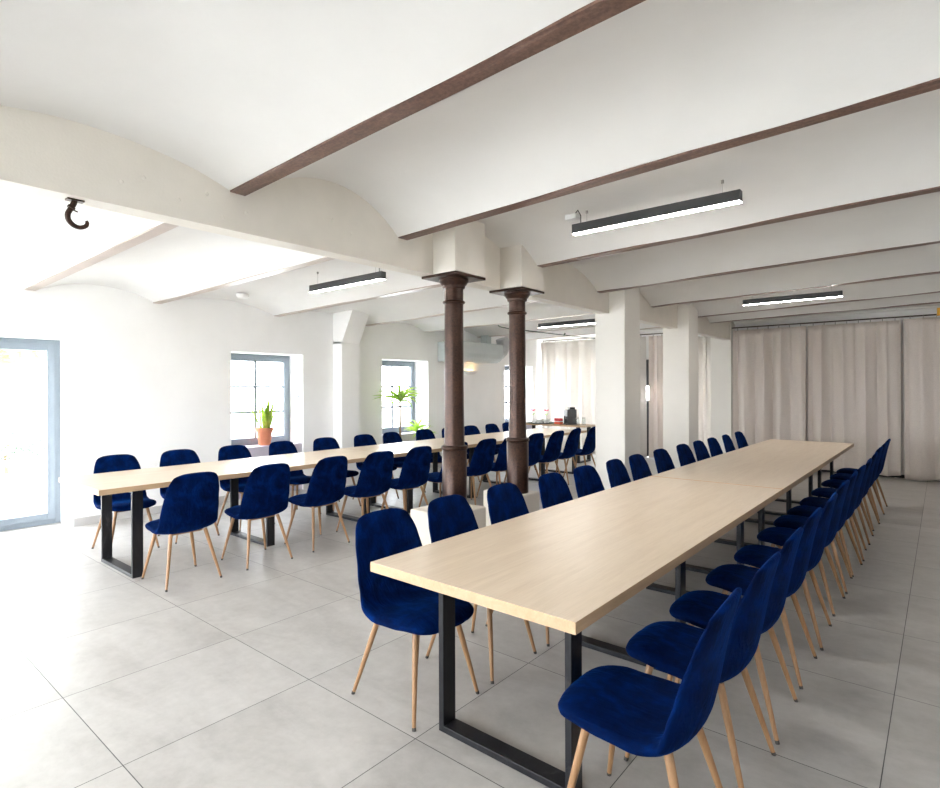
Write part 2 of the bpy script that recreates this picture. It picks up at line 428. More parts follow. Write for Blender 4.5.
# hook
hk = empty('iron_hook', (-3.16, .87, GZ), 0, 'rusty iron hook hanging under the cream girder', 'hook')
pts = [(0, 0), (-.006, -.02), (-.018, -.045), (-.032, -.072), (-.03, -.10), (-.008, -.122), (.022, -.128), (.05, -.116), (.057, -.100), (.052, -.09)]
sm = []; rad = [.012, .013, .012, .0125, .012, .0115, .0105, .010, .009, .006]; sr = []
for i in range(len(pts)-1):
    a0, a1, a2, a3 = (pts[max(i-1, 0)], pts[i], pts[i+1], pts[min(i+2, len(pts)-1)])
    for q in range(4):
        t = q/4; sm.append(tuple(.5*((2*a1[k])+(-a0[k]+a2[k])*t+(2*a0[k]-5*a1[k]+4*a2[k]-a3[k])*t*t+(-a0[k]+3*a1[k]-3*a2[k]+a3[k])*t**3) for k in (0, 1))); sr.append(rad[i]*(1-t)+rad[i+1]*t)
sm.append(pts[-1]); sr.append(rad[-1])
bm = B(); tube(bm, [(0, a*.88, b) for a, b in sm], sr, 12); obj('hook_bar', bm, M['rust'], hk, True)
bm = B(); tube(bm, [(0, -.012, -.036), (0, -.018, -.046)], [.017, .017], 12); tube(bm, [(0, -.012, -.05), (0, .012, -.056)], .004, 6); obj('collar', bm, M['rust'], hk, True)
bm = B(); box(bm, -.02, .02, -.035, .035, -.008, 0); obj('fixing_plate', bm, M['rust'], hk)

# baseboards
def skirt(name, x0, x1, y0, y1, h, mat):
    bm = B(); box(bm, x0, x1, y0, y1, 0, h); struct(obj(name, bm, mat))
skirt('baseboard_left', XL, XL+.012, 1.99, 3.78, .085, M['skirt'])
skirt('baseboard_left', XL, XL+.012, 4.89, 5.43, .085, M['skirt'])
skirt('baseboard_left', XL, XL+.012, 5.77, 6.44, .085, M['skirt'])
skirt('baseboard_left', XL, XL+.012, 7.56, 9.95, .085, M['skirt'])
skirt('baseboard_far', -3.08, XR, YF-.03, YF, .05, M['darkskirt'])

# windows and doors: frame, panes
def window_y(name, y0, y1, z0, z1, xf, rows, cols, mat=None, sash=.055):
    """frame in a plane of constant x, whose room face is xf"""
    mat = mat or M['frame']; root = empty(name, (xf, (y0+y1)/2, z0)); root['kind'] = 'structure'
    W = (y1-y0)/2; H = z1-z0
    bm = B(); o = .05
    for a in ((-W, -W+o, 0, H), (W-o, W, 0, H), (-W+o, W-o, H-o, H), (-W+o, W-o, 0, o)): box(bm, -.07, 0, a[0], a[1], a[2], a[3])
    obj('window_frame', bm, mat, root, bevel=.004)
    bm = B(); w = W-o; q = o
    for a in ((-w, -w+sash, q, H-q), (w-sash, w, q, H-q), (-w+sash, w-sash, H-q-sash, H-q), (-w+sash, w-sash, q, q+sash)): box(bm, -.05, .012, a[0], a[1], a[2], a[3])
    for r in range(1, rows):
        z = q+sash+(H-2*q-2*sash)*r/rows; box(bm, -.035, -.005, -w+sash, w-sash, z-.016, z+.016)
    for c in range(1, cols):
        y = -w+sash+(2*w-2*sash)*c/cols; box(bm, -.035, -.004, y-.016, y+.016, q+sash, H-q-sash)
    s = obj('sash', bm, mat, root, bevel=.003)
    bm = B(); box(bm, -.024, -.018, -w+sash, w-sash, q+sash, H-q-sash); obj('pane', bm, M['glass'], s)
    return root
XW = XL-.35
window_y('door_1', .45, 1.96, 0, 2.055, XW, 1, 1, sash=.075)
window_y('door_2', -2.1, -.75, 0, 2.055, XW, 1, 1, sash=.075)
window_y('window_1', 3.78, 4.89, .69, 2.0, XW, 3, 2)
window_y('window_2', 6.44, 7.56, .69, 2.0, XW, 3, 2)
window_y('window_3', 9.95, 11.05, .69, 2.0, XW, 3, 2)
k = 0
for (a, b) in ((3.78, 4.89), (6.44, 7.56), (9.95, 11.05)):
    k += 1
    bm = B(); box(bm, XL-.42, XL-.03, a, b, 0, .69); struct(obj('trim_%d' % k, bm, M['apron'], bevel=.004))
def window_x(name, x0, x1, z0, z1, yf, mat, n=1, rails=()):
    root = empty(name, ((x0+x1)/2, yf, z0)); root['kind'] = 'structure'; W = (x1-x0)/2; H = z1-z0; o = .06
    bm = B()
    for a in ((-W, -W+o, 0, H), (W-o, W, 0, H), (-W+o, W-o, H-o, H), (-W+o, W-o, 0, o)): box(bm, a[0], a[1], 0, .07, a[2], a[3])
    for c in range(1, n): x = -W+2*W*c/n; box(bm, x-.03, x+.03, 0, .06, o, H-o)
    for z in rails: box(bm, -W+o, W-o, .005, .055, z-.03, z+.03)
    obj('window_frame', bm, mat, root, bevel=.004)
    bm = B(); box(bm, -W+o, W-o, .03, .036, o, H-o); obj('pane', bm, M['glass'], root)
window_x('window_4', -7.15, -5.5, .5, 2.35, YF+.12, M['darkframe'], 2)
window_x('window_9', -3.98, -3.52, .3, 2.3, YF+.12, M['darkframe'], 1)  # opening added behind the narrow curtain so daylight brightens it
d3 = empty('door_3', (-4.75, YF+.12, 0)); d3['kind'] = 'structure'
bm = B()
for a in ((-.4, .4, .012, 1.22), (-.4, .4, 1.53, 2.1), (-.4, -.3, 1.22, 1.53), (.3, .4, 1.22, 1.53)): box(bm, a[0], a[1], 0, .06, a[2], a[3])
obj('door_leaf', bm, M['darkframe'], d3)
bm = B(); box(bm, -.3, .3, .03, .036, 1.22, 1.53); obj('pane', bm, M['glass'], d3)
for i, (a, b, c, d) in enumerate(holesB): window_x('window_%d' % (6+i), a, b, c, d, YB-.2, M['frame'], 1)
# small latch blocks on the window reveals
for y, z, w in ((4.885, 1.38, 'first'), (7.555, 1.42, 'second')):
    bm = B(); box(bm, -7.42, -7.40, y-.012, y+.004, z-.02, z+.03)
    tag(obj('window_latch', bm, M['frame']), 'tiny grey latch on the white reveal of the %s small window' % w, 'latch')

# ------------------------------------------------------------------ chairs
def shell_bm():
    # centreline (x, z), half width, thickness; chair faces +x
    P = [(.258, .402), (.252, .410), (.233, .420), (.20, .427), (.14, .427), (.07, .420), (0, .413), (-.06, .410), (-.11, .415), (-.150, .431), (-.176, .460),
         (-.193, .50), (-.206, .55), (-.219, .61), (-.233, .68), (-.246, .74), (-.258, .79), (-.268, .825), (-.276, .846), (-.280, .857), (-.282, .862)]
    Wd = [.05, .115, .162, .192, .212, .222, .227, .229, .229, .228, .226, .224, .221, .216, .208, .198, .184, .165, .137, .100, .05]
    Th = [.016, .036, .052, .062, .068, .070, .070, .068, .064, .058, .052, .046, .041, .038, .036, .034, .033, .031, .027, .020, .010]
    Cv = [.0, -.002, -.004, -.003, .0, .003, .006, .010, .018, .030, .040, .044, .042, .038, .031, .023, .016, .010, .005, .002, 0]
    # refine with Catmull-Rom
    def cr(a, b, c, d, t): return .5*((2*b)+(-a+c)*t+(2*a-5*b+4*c-d)*t*t+(-a+3*b-3*c+d)*t**3)
    rows = []; n = len(P)
    for i in range(n-1):
        for s in range(3):
            t = s/3; I = [max(i-1, 0), i, i+1, min(i+2, n-1)]
            rows.append(tuple(cr(*[arr[j] for j in I], t) for arr in ([p[0] for p in P], [p[1] for p in P], Wd, Th, Cv)))
    rows.append((P[-1][0], P[-1][1], Wd[-1], Th[-1], Cv[-1]))
    bm = B(); K = 36; rings = []; rnd = random.Random(3)
    ph = [rnd.uniform(0, 6) for _ in range(6)]
    for i, (x, z, w, th, cv) in enumerate(rows):
        a = rows[max(i-1, 0)]; b = rows[min(i+1, len(rows)-1)]
        t = Vector((b[0]-a[0], 0, b[1]-a[1])).normalized(); nrm = Vector((-t.z, 0, t.x))
        if nrm.z < 0 and i < 20: nrm = -nrm
        # keep pointing to the sitter: up on the seat, forward on the back
        if nrm.dot(Vector((.6, 0, .8))) < 0: nrm = -nrm
        ring = []
        for k in range(K):
            th_ = 2*PI*k/K; c, s = math.cos(th_), math.sin(th_)
            lat = w*math.copysign(abs(c)**.82, c); u = lat/max(w, 1e-4)
            off = th/2*math.copysign(abs(s)**.72, s)
            edge = abs(u)**4
            wr = .0012*edge*math.sin(i*1.1+ph[0])
            if s > 0 and i < 34: wr += .0016*math.sin(u*9+i*.35+ph[2])*math.sin(i*.42+ph[3]+u*2.5)
            curl = cv*(abs(u)**2.2)
            p = Vector((x, 0, z))+nrm*(off+curl+wr); p.y = lat*(1+.004*math.sin(i*.8+ph[4]))
            ring.append(bm.verts.new(p))
        rings.append(ring)
    for r0, r1 in zip(rings, rings[1:]):
        for k in range(K): bm.faces.new((r0[k], r0[(k+1) % K], r1[(k+1) % K], r1[k]))
    bm.faces.new(rings[0][::-1]); bm.faces.new(rings[-1])
    bmesh.ops.recalc_face_normals(bm, faces=bm.faces)
    return bm
def make_chair():
    r = empty('dining_chair', (0, 0, 0))
    obj('seat_shell', shell_bm(), M['velvet'], r, True)
    bm = B()
    for x in (.12, -.10): tube(bm, [(x, -.115, .381), (x, .115, .381)], .009, 10)
    for y in (.115, -.115): tube(bm, [(.12, y, .381), (-.10, y, .381)], .009, 10)
    obj('under_frame', bm, M['leg'], r, True)
    for sx, sy in ((1, 1), (1, -1), (-1, 1), (-1, -1)):
        a = Vector((.140 if sx > 0 else -.125, sy*.130, .392)); b = Vector((.215 if sx > 0 else -.235, sy*.208, .0))
        q = a+(b-a)*.965
        bm = B(); tube(bm, [a, a+(b-a)*.3, q], [.0145, .0138, .0088], 14); l = obj('leg', bm, M['leg'], r, True)
        bm = B(); tube(bm, [q, b], [.0092, .0088], 14); obj('foot_cap', bm, M['cap'], l, True)
    return r
proto = make_chair(); used = [False]
def place(x, y, rz, label, group):
    o = proto if not used[0] else copy_tree(proto)
    used[0] = True
    o.location = (x, y, 0); o.rotation_euler = (0, 0, rz)
    tag(o, label, 'chair', group); return o
ordn = ['first', 'second', 'third', 'fourth', 'fifth', 'sixth', 'seventh', 'eighth', 'ninth', 'tenth', 'eleventh', 'twelfth', 'thirteenth']
jit = random.Random(11)
t1R = [1.83, 2.36, 2.86, 3.42, 3.96, 4.58, 5.10, 5.58, 6.10, 6.75, 7.42, 8.02, 8.58]
t1L = [1.965, 2.48, 3.02, 3.62, 4.13, 4.68, 5.15, 5.75, 6.40, 6.93, 7.45, 8.05, 8.70]
extraR = ['its whole seat and back in view at the bottom of the picture', 'half hidden by the foremost chair back']
for i, y in enumerate(t1R):
    if i == 0: lab = 'blue velvet chair nearest the camera on the right side, whole seat facing the table end'
    elif i == 12: lab = 'blue velvet chair farthest back in the right row of the near table'
    else: lab = 'blue velvet chair, %s from the front in the right row of the near table' % ordn[i]
    place(-.772+jit.uniform(-.006, .006), y, PI+math.radians(jit.uniform(-3, 3)+(2 if i == 0 else 0)), lab, 'blue chairs along the right side of the near table')
for i, y in enumerate(t1L):
    if i == 0: lab = 'blue velvet chair at the near left table corner, wooden legs and full back in view'
    elif i == 12: lab = 'blue velvet chair farthest back in the left row of the near table'
    else: lab = 'blue velvet chair, %s from the front in the left row of the near table' % ordn[i]
    place(-1.978+jit.uniform(-.005, .005), y, math.radians(jit.uniform(-2.5, 2.5)+(-3 if i == 0 else 0)), lab, 'blue chairs along the left side of the near table')
t2R = [1.99, 2.63, 3.27, 3.86, 4.45, 5.05, 5.65, 6.2, 6.75, 7.33, 7.87, 8.5]
t2L = [2.03, 2.61, 3.22, 3.84, 4.45, 5.09, 5.63, 6.28, 6.85, 7.39, 8.0, 8.49]
for i, y in enumerate(t2R):
    if i == 0: lab = 'blue velvet chair seen from behind, beside the front legs of the window-side table'
    elif i == 11: lab = 'blue velvet chair of the window-side table cut off by the white pier'
    else: lab = 'blue velvet chair seen from behind, %s in the row beside the iron columns' % ordn[i]
    place(-4.655+jit.uniform(-.012, .012), y, PI+math.radians(jit.uniform(-5, 5)), lab, 'blue chairs on the near side of the window table')
for i, y in enumerate(t2L):
    if i == 0: lab = 'blue velvet chair nearest the glass door, behind the window-side table'
    else: lab = 'blue velvet chair, %s from the glass door, on the wall side of the window table' % ordn[i]
    place(-5.905+jit.uniform(-.012, .012), y, math.radians(jit.uniform(-5, 5)), lab, 'blue chairs on the wall side of the window table')

# ------------------------------------------------------------------ tables
def table(x0, x1, y0, y1, frames, fx0, fx1, label, group, seam_amber=False):
    zt, th = .745, .042
    t = empty('long_table', ((x0+x1)/2, (y0+y1)/2, 0), 0, label, 'table', group)
    cx, cy = t.location.x, t.location.y
    bm = B(); box(bm, x0-cx, x1-cx, y0-cy+.001, y1-cy-.001, zt-th, zt)
    for f in bm.faces:
        f.material_index = 0 if f.normal.z > .5 or True else 1
    bm.normal_update()
    for f in bm.faces:
        if abs(f.normal.z) < .5: f.material_index = 1
    o = obj('tabletop', bm, [M['top'], M['edge'], M['amber']], t, bevel=.0018)
    if seam_amber:
        bm = B(); box(bm, x0-cx+.002, x1-cx-.002, y0-cy-.003, y0-cy+.006, zt-.03, zt+.0006); obj('edge_strip', bm, M['amber'], t)
    for fy in frames:
        bm = B(); d = .040; q = .028; a, b = fx0-cx, fx1-cx; y = fy-cy
        box(bm, a, a+q, y-d, y+d, 0, zt-th); box(bm, b-q, b, y-d, y+d, 0, zt-th)
        box(bm, a+q, b-q, y-d, y+d, 0, q); box(bm, a+q, b-q, y-d, y+d, zt-th-q, zt-th)
        obj('leg_frame', bm, M['steel'], t, bevel=.002)
table(-1.915, -.908, 1.616, 4.70, [1.86, 2.98, 4.12], -1.70, -1.04, 'near half of the long pale oak table in front, black steel frame legs', 'pale oak tables')
table(-1.915, -.908, 4.704, 9.10, [4.68+.07, 5.76, 6.86, 7.42, 8.33], -1.70, -1.05, 'far half of the long pale oak table in front, beyond the amber seam', 'pale oak tables', True)
table(-5.83, -4.845, 1.477, 4.47, [1.775, 2.94, 4.12], -5.634, -4.925, 'oak table nearest the glass door in the window-side row', 'pale oak tables')
table(-5.83, -4.845, 4.474, 7.43, [4.79, 5.96, 7.12], -5.634, -4.925, 'middle oak table of the window-side row, behind the iron columns', 'pale oak tables')
table(-5.83, -4.845, 7.434, 9.05, [7.76, 8.75], -5.634, -4.925, 'oak table at the far end of the window-side row', 'pale oak tables')

# side table with the coffee things
SX0, SX1, SY0, SY1, SZ = -7.1, -5.36, 9.95, 10.55, .75
st = empty('side_table', ((SX0+SX1)/2, (SY0+SY1)/2, 0), 0, 'narrow oak side table with the coffee machine, in front of the bright curtain', 'table')
cx, cy = st.location.x, st.location.y; hx, hy = (SX1-SX0)/2, (SY1-SY0)/2
bm = B(); box(bm, -hx, hx, -hy, hy, SZ-.03, SZ); obj('tabletop', bm, M['edge'], st, bevel=.003)
for s in (-1, 1):
    bm = B(); x = s*(hx-.2)
    for y in (-hy+.06, hy-.1): box(bm, x-.035, x+.035, y, y+.04, 0, SZ-.03)
    box(bm, x-.035, x+.035, -hy+.1, hy-.1, 0, .03); obj('leg_frame', bm, M['steel'], st, bevel=.002)
def on(px, dy=.0):  # x on the side table from the plan distance along it
    return px
# coffee machine
cm = empty('coffee_machine', (-5.83, 10.2, SZ), math.radians(-35), 'dark grey bean-to-cup coffee machine on the side table', 'coffee machine')
bm = B(); box(bm, -.09, .09, -.01, .10, 0, .31); box(bm, -.09, .09, -.11, -.01, .17, .30); box(bm, -.09, -.07, -.11, -.01, 0, .17); box(bm, .07, .09, -.11, -.01, 0, .17)
obj('body', bm, M['dgrey'], cm, bevel=.008)
bm = B(); box(bm, -.07, .07, -.125, -.01, 0, .025); obj('drip_tray', bm, M['black'], cm, bevel=.004)
bm = B(); box(bm, -.06, .06, -.04, .08, .31, .355); obj('bean_hopper', bm, M['black'], cm, bevel=.01)
bm = B(); box(bm, -.025, .025, -.10, -.05, .115, .18); obj('spout', bm, M['black'], cm, bevel=.005)
bm = B(); box(bm, -.07, .07, -.113, -.11, .20, .27); obj('control_panel', bm, M['black'], cm, bevel=.001)
bx = empty('tea_box', (-6.08, 10.15, SZ), math.radians(-12), 'small tea box with red and orange bands and a white strip', 'box')
bm = B(); box(bm, -.075, .075, -.05, .05, 0, .05, 0); obj('lower_pack', bm, M['orange'], bx, bevel=.002)
bm = B(); box(bm, -.075, .075, -.05, .05, .05, .066, 0); obj('label_strip', bm, M['white'], bx)
bm = B(); box(bm, -.075, .075, -.05, .05, .066, .12, 0); obj('upper_pack', bm, M['red'], bx, bevel=.002)
for i, (x, y, w) in enumerate(((-5.63, 10.14, 'left'), (-5.55, 10.24, 'right'))):
    j = empty('glass_jar', (x, y, SZ), 0, 'small clear glass jar right of the coffee machine, the %s one' % w, 'jar', 'glass jars')
    bm = B(); lathe(bm, [(.036, 0), (.04, .01), (.04, .11), (.034, .125), (.034, .13)], seg=20); obj('jar_body', bm, M['jar'], j, True)
    bm = B(); lathe(bm, [(.037, .13), (.037, .148), (.03, .152)], seg=20); obj('lid', bm, M['wire'], j, True)
tr = empty('serving_tray', (-6.52, 10.18, SZ), 0, 'dark green round serving tray with white cups', 'tray')
bm = B(); lathe(bm, [(.27, 0), (.3, .004), (.31, .022), (.305, .022), (.295, .008), (.0001, .008)], seg=40); obj('tray_dish', bm, M['traym'], tr, True)
for i, (dx, dy, w) in enumerate(((-.14, -.08, 'left front'), (.0, -.12, 'middle front'), (.14, -.06, 'right front'), (-.06, .1, 'left back'), (.1, .1, 'right back'))):
    c = empty('cup', (-6.52+dx, 10.18+dy, SZ+.008), 0, 'white cup on the dark tray, %s' % w, 'cup', 'white cups on the tray')
    bm = B(); lathe(bm, [(.022, 0), (.034, .03), (.042, .075), (.039, .075), (.03, .03), (.001, .01)], seg=24); obj('bowl', bm, M['porcelain'], c, True)
    bm = B(); tube(bm, [(.038, 0, .06), (.06, 0, .058), (.064, 0, .04), (.052, 0, .025), (.034, 0, .025)], .004, 6); obj('handle', bm, M['porcelain'], c, True)
for i, (x, y, w) in enumerate(((-6.60, 10.5, 'right'), (-6.92, 10.46, 'left'))):
    vz = empty('flower_vase', (x, y, SZ), 0, 'slim white vase with a pink flower behind the tray, the %s one' % w, 'vase', 'flower vases')
    bm = B(); lathe(bm, [(.03, 0), (.036, .04), (.026, .09), (.016, .12), (.02, .14), (.017, .14), (.01, .1)], seg=20); obj('vase', bm, M['porcelain'], vz, True)
    bm = B(); tube(bm, [(0, 0, .1), (.004, 0, .19), (0, 0, .25)], .003, 6)
    for a in (0, 2.2, 4.1):
        vs = [bm.verts.new(p) for p in ((0, 0, .15), (.03*math.cos(a), .03*math.sin(a), .19), (.055*math.cos(a), .055*math.sin(a), .2), (.03*math.cos(a+.5), .03*math.sin(a+.5), .17))]; bm.faces.new(vs)
    obj('stem', bm, M['drac'], vz)
    bm = B()
    for a in range(9):
        A = a*2.4; r = .02+.012*(a % 3); bmesh.ops.create_uvsphere(bm, u_segments=8, v_segments=6, radius=.014, matrix=Matrix.Translation((r*math.cos(A), r*math.sin(A), .26+.012*math.sin(a*1.9))))
    obj('blossom', bm, M['pink'], vz, True)

# ------------------------------------------------------------------ lamps
def linear_lamp(xc, yc, z, L, zc, label, boxside=0, rz=0):
    r = empty('linear_lamp', (xc, yc, z), rz, label, 'lamp', 'linear ceiling lamps')
    h, w, T = L/2, .028, .068
    bm = B(); box(bm, -h, h, -w, -w+.003, .0, T); box(bm, -h, h, w-.003, w, 0, T); box(bm, -h, h, -w+.003, w-.003, T-.003, T)
    box(bm, -h, -h+.003, -w+.003, w-.003, 0, T-.003); box(bm, h-.003, h, -w+.003, w-.003, 0, T-.003)
    obj('housing', bm, M['lamp'], r)
    bm = B(); box(bm, -h+.003, h-.003, -w+.003, w-.003, -.004, .012); obj('diffuser', bm, M['led'], r)
    for s in (-1, 1):
        x = s*(h-.11); top = zc(xc+x)-z
        bm = B(); tube(bm, [(x, 0, T-.002), (x, 0, top)], .0014, 6); obj('wire', bm, M['wire'], r)
        bm = B(); tube(bm, [(x, 0, top-.02), (x, 0, top)], .009, 12); obj('ceiling_cap', bm, M['wire'], r, True)
    if boxside:
        x = boxside*(h+.02); top = zc(xc+x)-z; xx = boxside*(h-.06)
        bm = B(); tube(bm, [(xx, 0, T-.002), (xx, 0, T+.06), (xx+boxside*.03, .01, T+.11), (xx+boxside*.09, .02, top-.025)], .004, 8); obj('power_cable', bm, M['cable'], r, True)
        bm = B(); box(bm, x-.045, x+.045, -.02, .07, top-.04, top); obj('junction_box', bm, M['white'], r, bevel=.006)
    return r
linear_lamp(-1.537, 3.77, 2.65, 1.17, lambda x: 2.805, 'lit dark linear lamp above the near table, closest to the camera', -1)
linear_lamp(-1.49, 8.2, 2.6, 1.12, lambda x: spring(x)+.13, 'lit dark linear lamp hanging near the far curtains over the near table')
linear_lamp(-4.48, 3.48, 2.5, 1.12, lambda x: 2.715+.035*(x+4.46), 'lit grey linear lamp over the window-side table, left of the columns', 1)
linear_lamp(-4.6, 8.0, 2.5, 1.12, lambda x: spring(x)+.12, 'dark linear lamp beyond the columns, cut off by the white pier')
linear_lamp(-1.4, -.6, 2.6, 1.12, lambda x: spring(x)+.21, 'lamp over the near table behind the camera')
linear_lamp(-4.6, -.6, 2.5, 1.12, lambda x: spring(x)+.15, 'lamp behind the camera on the window side')

# small ceiling and wall fittings
def disc(name, loc, prof, mat, label, cat): 
    bm = B(); lathe(bm, prof, loc, 28); return tag(obj(name, bm, mat, smooth=True), label, cat)
disc('smoke_detector', (-6.7, 3.62, 2.652), [(.04, -.028), (.062, -.02), (.075, 0), (.075, .03)], M['white'], 'round white smoke detector on the vault near the small window', 'smoke detector')
bm = B(); box(bm, -.70, -.56, 11.35, 11.42, 2.735, 2.78); tag(obj('sensor_box', bm, M['white'], bevel=.005), 'small white sensor box above the far curtain rod', 'sensor')
bm = B(); box(bm, -.06, .03, 11.40, 11.46, 2.60, 2.72); tag(obj('bracket_box', bm, M['yellow'], bevel=.004), 'yellow fitting at the curtain rod by the right picture edge', 'fitting')
# white pipe under the ceiling in front of the curtains
bm = B(); tube(bm, [(-3.05, 11.55, 2.74), (XR, 11.55, 2.80)], .035, 16); tag(obj('ceiling_pipe', bm, M['white'], smooth=True), 'long white pipe running above the far curtain rod', 'pipe')
# cable rail in the left bay
bm = B(); tube(bm, [(-5.49, 7.30, 2.512), (-5.49, 7.34, 2.49), (-5.49, 7.6, 2.478), (-5.49, 9.4, 2.495), (-5.49, 11.4, 2.515)], .009, 8); tube(bm, [(-5.49, 9.37, 2.49), (-5.49, 9.41, 2.53)], .014, 8)
tag(obj('cable_rail', bm, M['gcable'], smooth=True), 'thin grey-green cable rail under the ceiling behind the columns', 'cable')

# air unit on the left wall
fc = empty('air_unit', (-7.02, 8.25, 2.0), 0, 'pale blue-grey air unit with rounded underside on the window wall, behind the columns', 'air unit')
bm = B(); prof = [(-.27, 0), (.08, 0), (.16, .03), (.21, .08), (.23, .15), (.23, .37), (-.27, .37)]
A = [bm.verts.new((x, -.45, z)) for x, z in prof]; C2 = [bm.verts.new((x, .95, z)) for x, z in prof]
for i in range(len(prof)): bm.faces.new((A[i], A[(i+1) % 7], C2[(i+1) % 7], C2[i]))
bm.faces.new(A[::-1]); bm.faces.new(C2); bmesh.ops.recalc_face_normals(bm, faces=bm.faces)
obj('casing', bm, M['duct'], fc, bevel=.012)
bm = B(); pts = [(.02, .9, .2), (.02, 1.08, .2), (.02, 1.2, .28), (.02, 1.24, .4), (.02, 1.2, .52)]
pp = []; rr = []
for i in range(41):
    t = i/40*4; a = int(min(t, 3)); f = t-a; p = Vector(pts[a]).lerp(Vector(pts[a+1]), f); pp.append(p); rr.append(.13+(.008 if i % 2 else -.004))
tube(bm, pp, rr, 20); obj('flexible_hose', bm, M['foil'], fc, True)
bm = B(); box(bm, -.16, .0, .72, .86, .37, .56); obj('hanging_duct', bm, M['duct'], fc, bevel=.006)
# wall sconce
sc = empty('wall_sconce', (XL, 8.77, 1.80), 0, 'white bowl wall light with warm glow under the air unit', 'wall light')
bm = B()
R_ = []
for r, z in ((.05, -.03), (.1, -.02), (.14, .01), (.16, .04)):
    R_.append([bm.verts.new((r*math.sin(PI*k/16)*.75, r*-math.cos(PI*k/16)*1.3, z)) for k in range(17)])
for a, b in zip(R_, R_[1:]):
    for k in range(16): bm.faces.new((a[k], a[k+1], b[k+1], b[k]))
bm.faces.new(R_[0][::-1])
o = obj('shade', bm, M['white'], sc, True); sol = o.modifiers.new('s', 'SOLIDIFY'); sol.thickness = .006
bm = B(); lathe(bm, [(.012, 0), (.02, .02), (.012, .04)], (.05, 0, .0), 12); obj('bulb', bm, M['warm'], sc, True)

# ------------------------------------------------------------------ curtains
def curtain(x0, x1, z0, z1, y, label, mat, seed, folds=None, sweep=0.0, group='floor-length linen curtains'):
    rnd = random.Random(seed); W = x1-x0; N = max(24, int(W*90)); NZ = 26; bm = B()
    f = folds or W*3.3; ph = [rnd.uniform(0, 6.28) for _ in range(6)]
    grid = []
    for j in range(NZ+1):
        v = j/NZ; z = z0+(z1-z0)*v; row = []
        for i in range(N+1):
            u = i/N; s = u*f*2*PI
            warp = .35*math.sin(u*9+ph[0])+.25*math.sin(u*4.3+ph[1])+(1-v)*.5*math.sin(u*6+ph[2])
            amp = .044+.018*math.sin(u*11+ph[3])
            if v > .93: amp *= .75
            dy = amp*math.sin(s+warp)+.010*math.sin(2.1*s+ph[4]+v*3)+.012*(1-v)*math.sin(s*.37+ph[5]+v*2)
            x = x0+W*u+.012*math.sin(s*2+warp)+sweep*(1-v)**1.5*(u if sweep > 0 else (1-u))
            zz = z+(.012*math.sin(s*.5+ph[1]) if j == 0 else 0)
            row.append(bm.verts.new((x, y+dy, zz)))
        grid.append(row)
    for j in range(NZ):
        for i in range(N): bm.faces.new((grid[j][i], grid[j][i+1], grid[j+1][i+1], grid[j+1][i]))
    bmesh.ops.translate(bm, verts=bm.verts, vec=(-(x0+x1)/2, -y, 0))
    root = empty('curtain', ((x0+x1)/2, y, 0), 0, label, 'curtain', group)
    o = obj('curtain_panel', bm, mat, root, True)
    s = o.modifiers.new('Solidify', 'SOLIDIFY'); s.thickness = .004
    n = max(3, int(W/.16)); 
    for k in range(n):
        x = x0+W*(k+.5)/n-(x0+x1)/2; bm = B()
        pts = [(x, .0+.020*math.cos(a), z1+.022+.028*math.sin(a)) for a in [2*PI*q/12 for q in range(13)]]
        tube(bm, pts, .0035, 6, False); obj('ring', bm, M['wire'], root, True)
YC = 11.5
curtain(-3.06, -1.845, .03, 2.575, YC, 'beige linen curtain left of the others on the far wall, beside the cream pier', M['curtain'], 1)
curtain(-1.82, -.505, .05, 2.575, YC, 'middle beige linen curtain of the far wall, behind the right row of chairs', M['curtain'], 2)
curtain(-.475, 1.5, .015, 2.585, YC-.03, 'beige linen curtain at the right picture edge touching the floor', M['curtain'], 3)
curtain(-7.24, -5.78, .03, 2.56, YC-.22, 'bright backlit white curtain behind the coffee machine', M['curtain_l'], 4)
curtain(-5.74, -4.785, .02, 2.57, YC, 'narrow pale curtain just left of the slit showing the window', M['curtain_l'], 5)
curtain(-4.695, -4.0, .04, 2.57, YC, 'pale curtain right of the slit, between the two white piers', M['curtain'], 6, 3.0)
curtain(-3.96, -3.47, .02, 2.50, YC-.02, 'narrow pale curtain drawn diagonally beside the cream pier', M['curtain_l'], 7, 3.2)
for (a, b, z, w) in ((-3.09, XR, 2.625, 'right'), (-7.3, -3.46, 2.612, 'left')):
    bm = B(); tube(bm, [(a, YC, z-.0), (b, YC, z)], .011, 12)
    tag(obj('curtain_rod', bm, M['rod'], smooth=True), 'dark curtain rod above the far curtains, %s part' % w, 'curtain rod', 'curtain rods')

# ------------------------------------------------------------------ plants
pp = empty('snake_plant', (-7.48, 4.37, .69), 0, 'green snake plant in a terracotta pot on the first small window sill', 'potted plant')
bm = B(); lathe(bm, [(.075, 0), (.083, .02), (.105, .2), (.118, .2), (.122, .25), (.112, .25), (.105, .215), (.001, .215)], seg=36); obj('pot', bm, M['terracotta'], pp, True)
def blade(bm, base, lean, az, L, w, fold=.25, droop=0.0, n=9, roll=0.0):
    d = Vector((math.cos(az), math.sin(az), 0)); side = Vector((-d.y, d.x, 0))*math.cos(roll)+Vector((0, 0, math.sin(roll))); prev = None
    for i in range(n+1):
        t = i/n; wd = w*(1-t**2.2)*(.55+.45*min(1, t*4))
        a = lean+droop*t*t
        p = Vector(base)+d*(L*t*math.sin(lean+droop*t*.6))+Vector((0, 0, L*(t*math.cos(lean)-droop*.42*t*t)))
        up = Vector((0, 0, 1)).cross(side)
        row = [bm.verts.new(p-side*wd), bm.verts.new(p-(d*math.cos(lean)+Vector((0, 0, math.sin(lean))))*wd*fold), bm.verts.new(p+side*wd)]
        if prev:
            for k in range(2): bm.faces.new((prev[k], prev[k+1], row[k+1], row[k]))
        prev = row
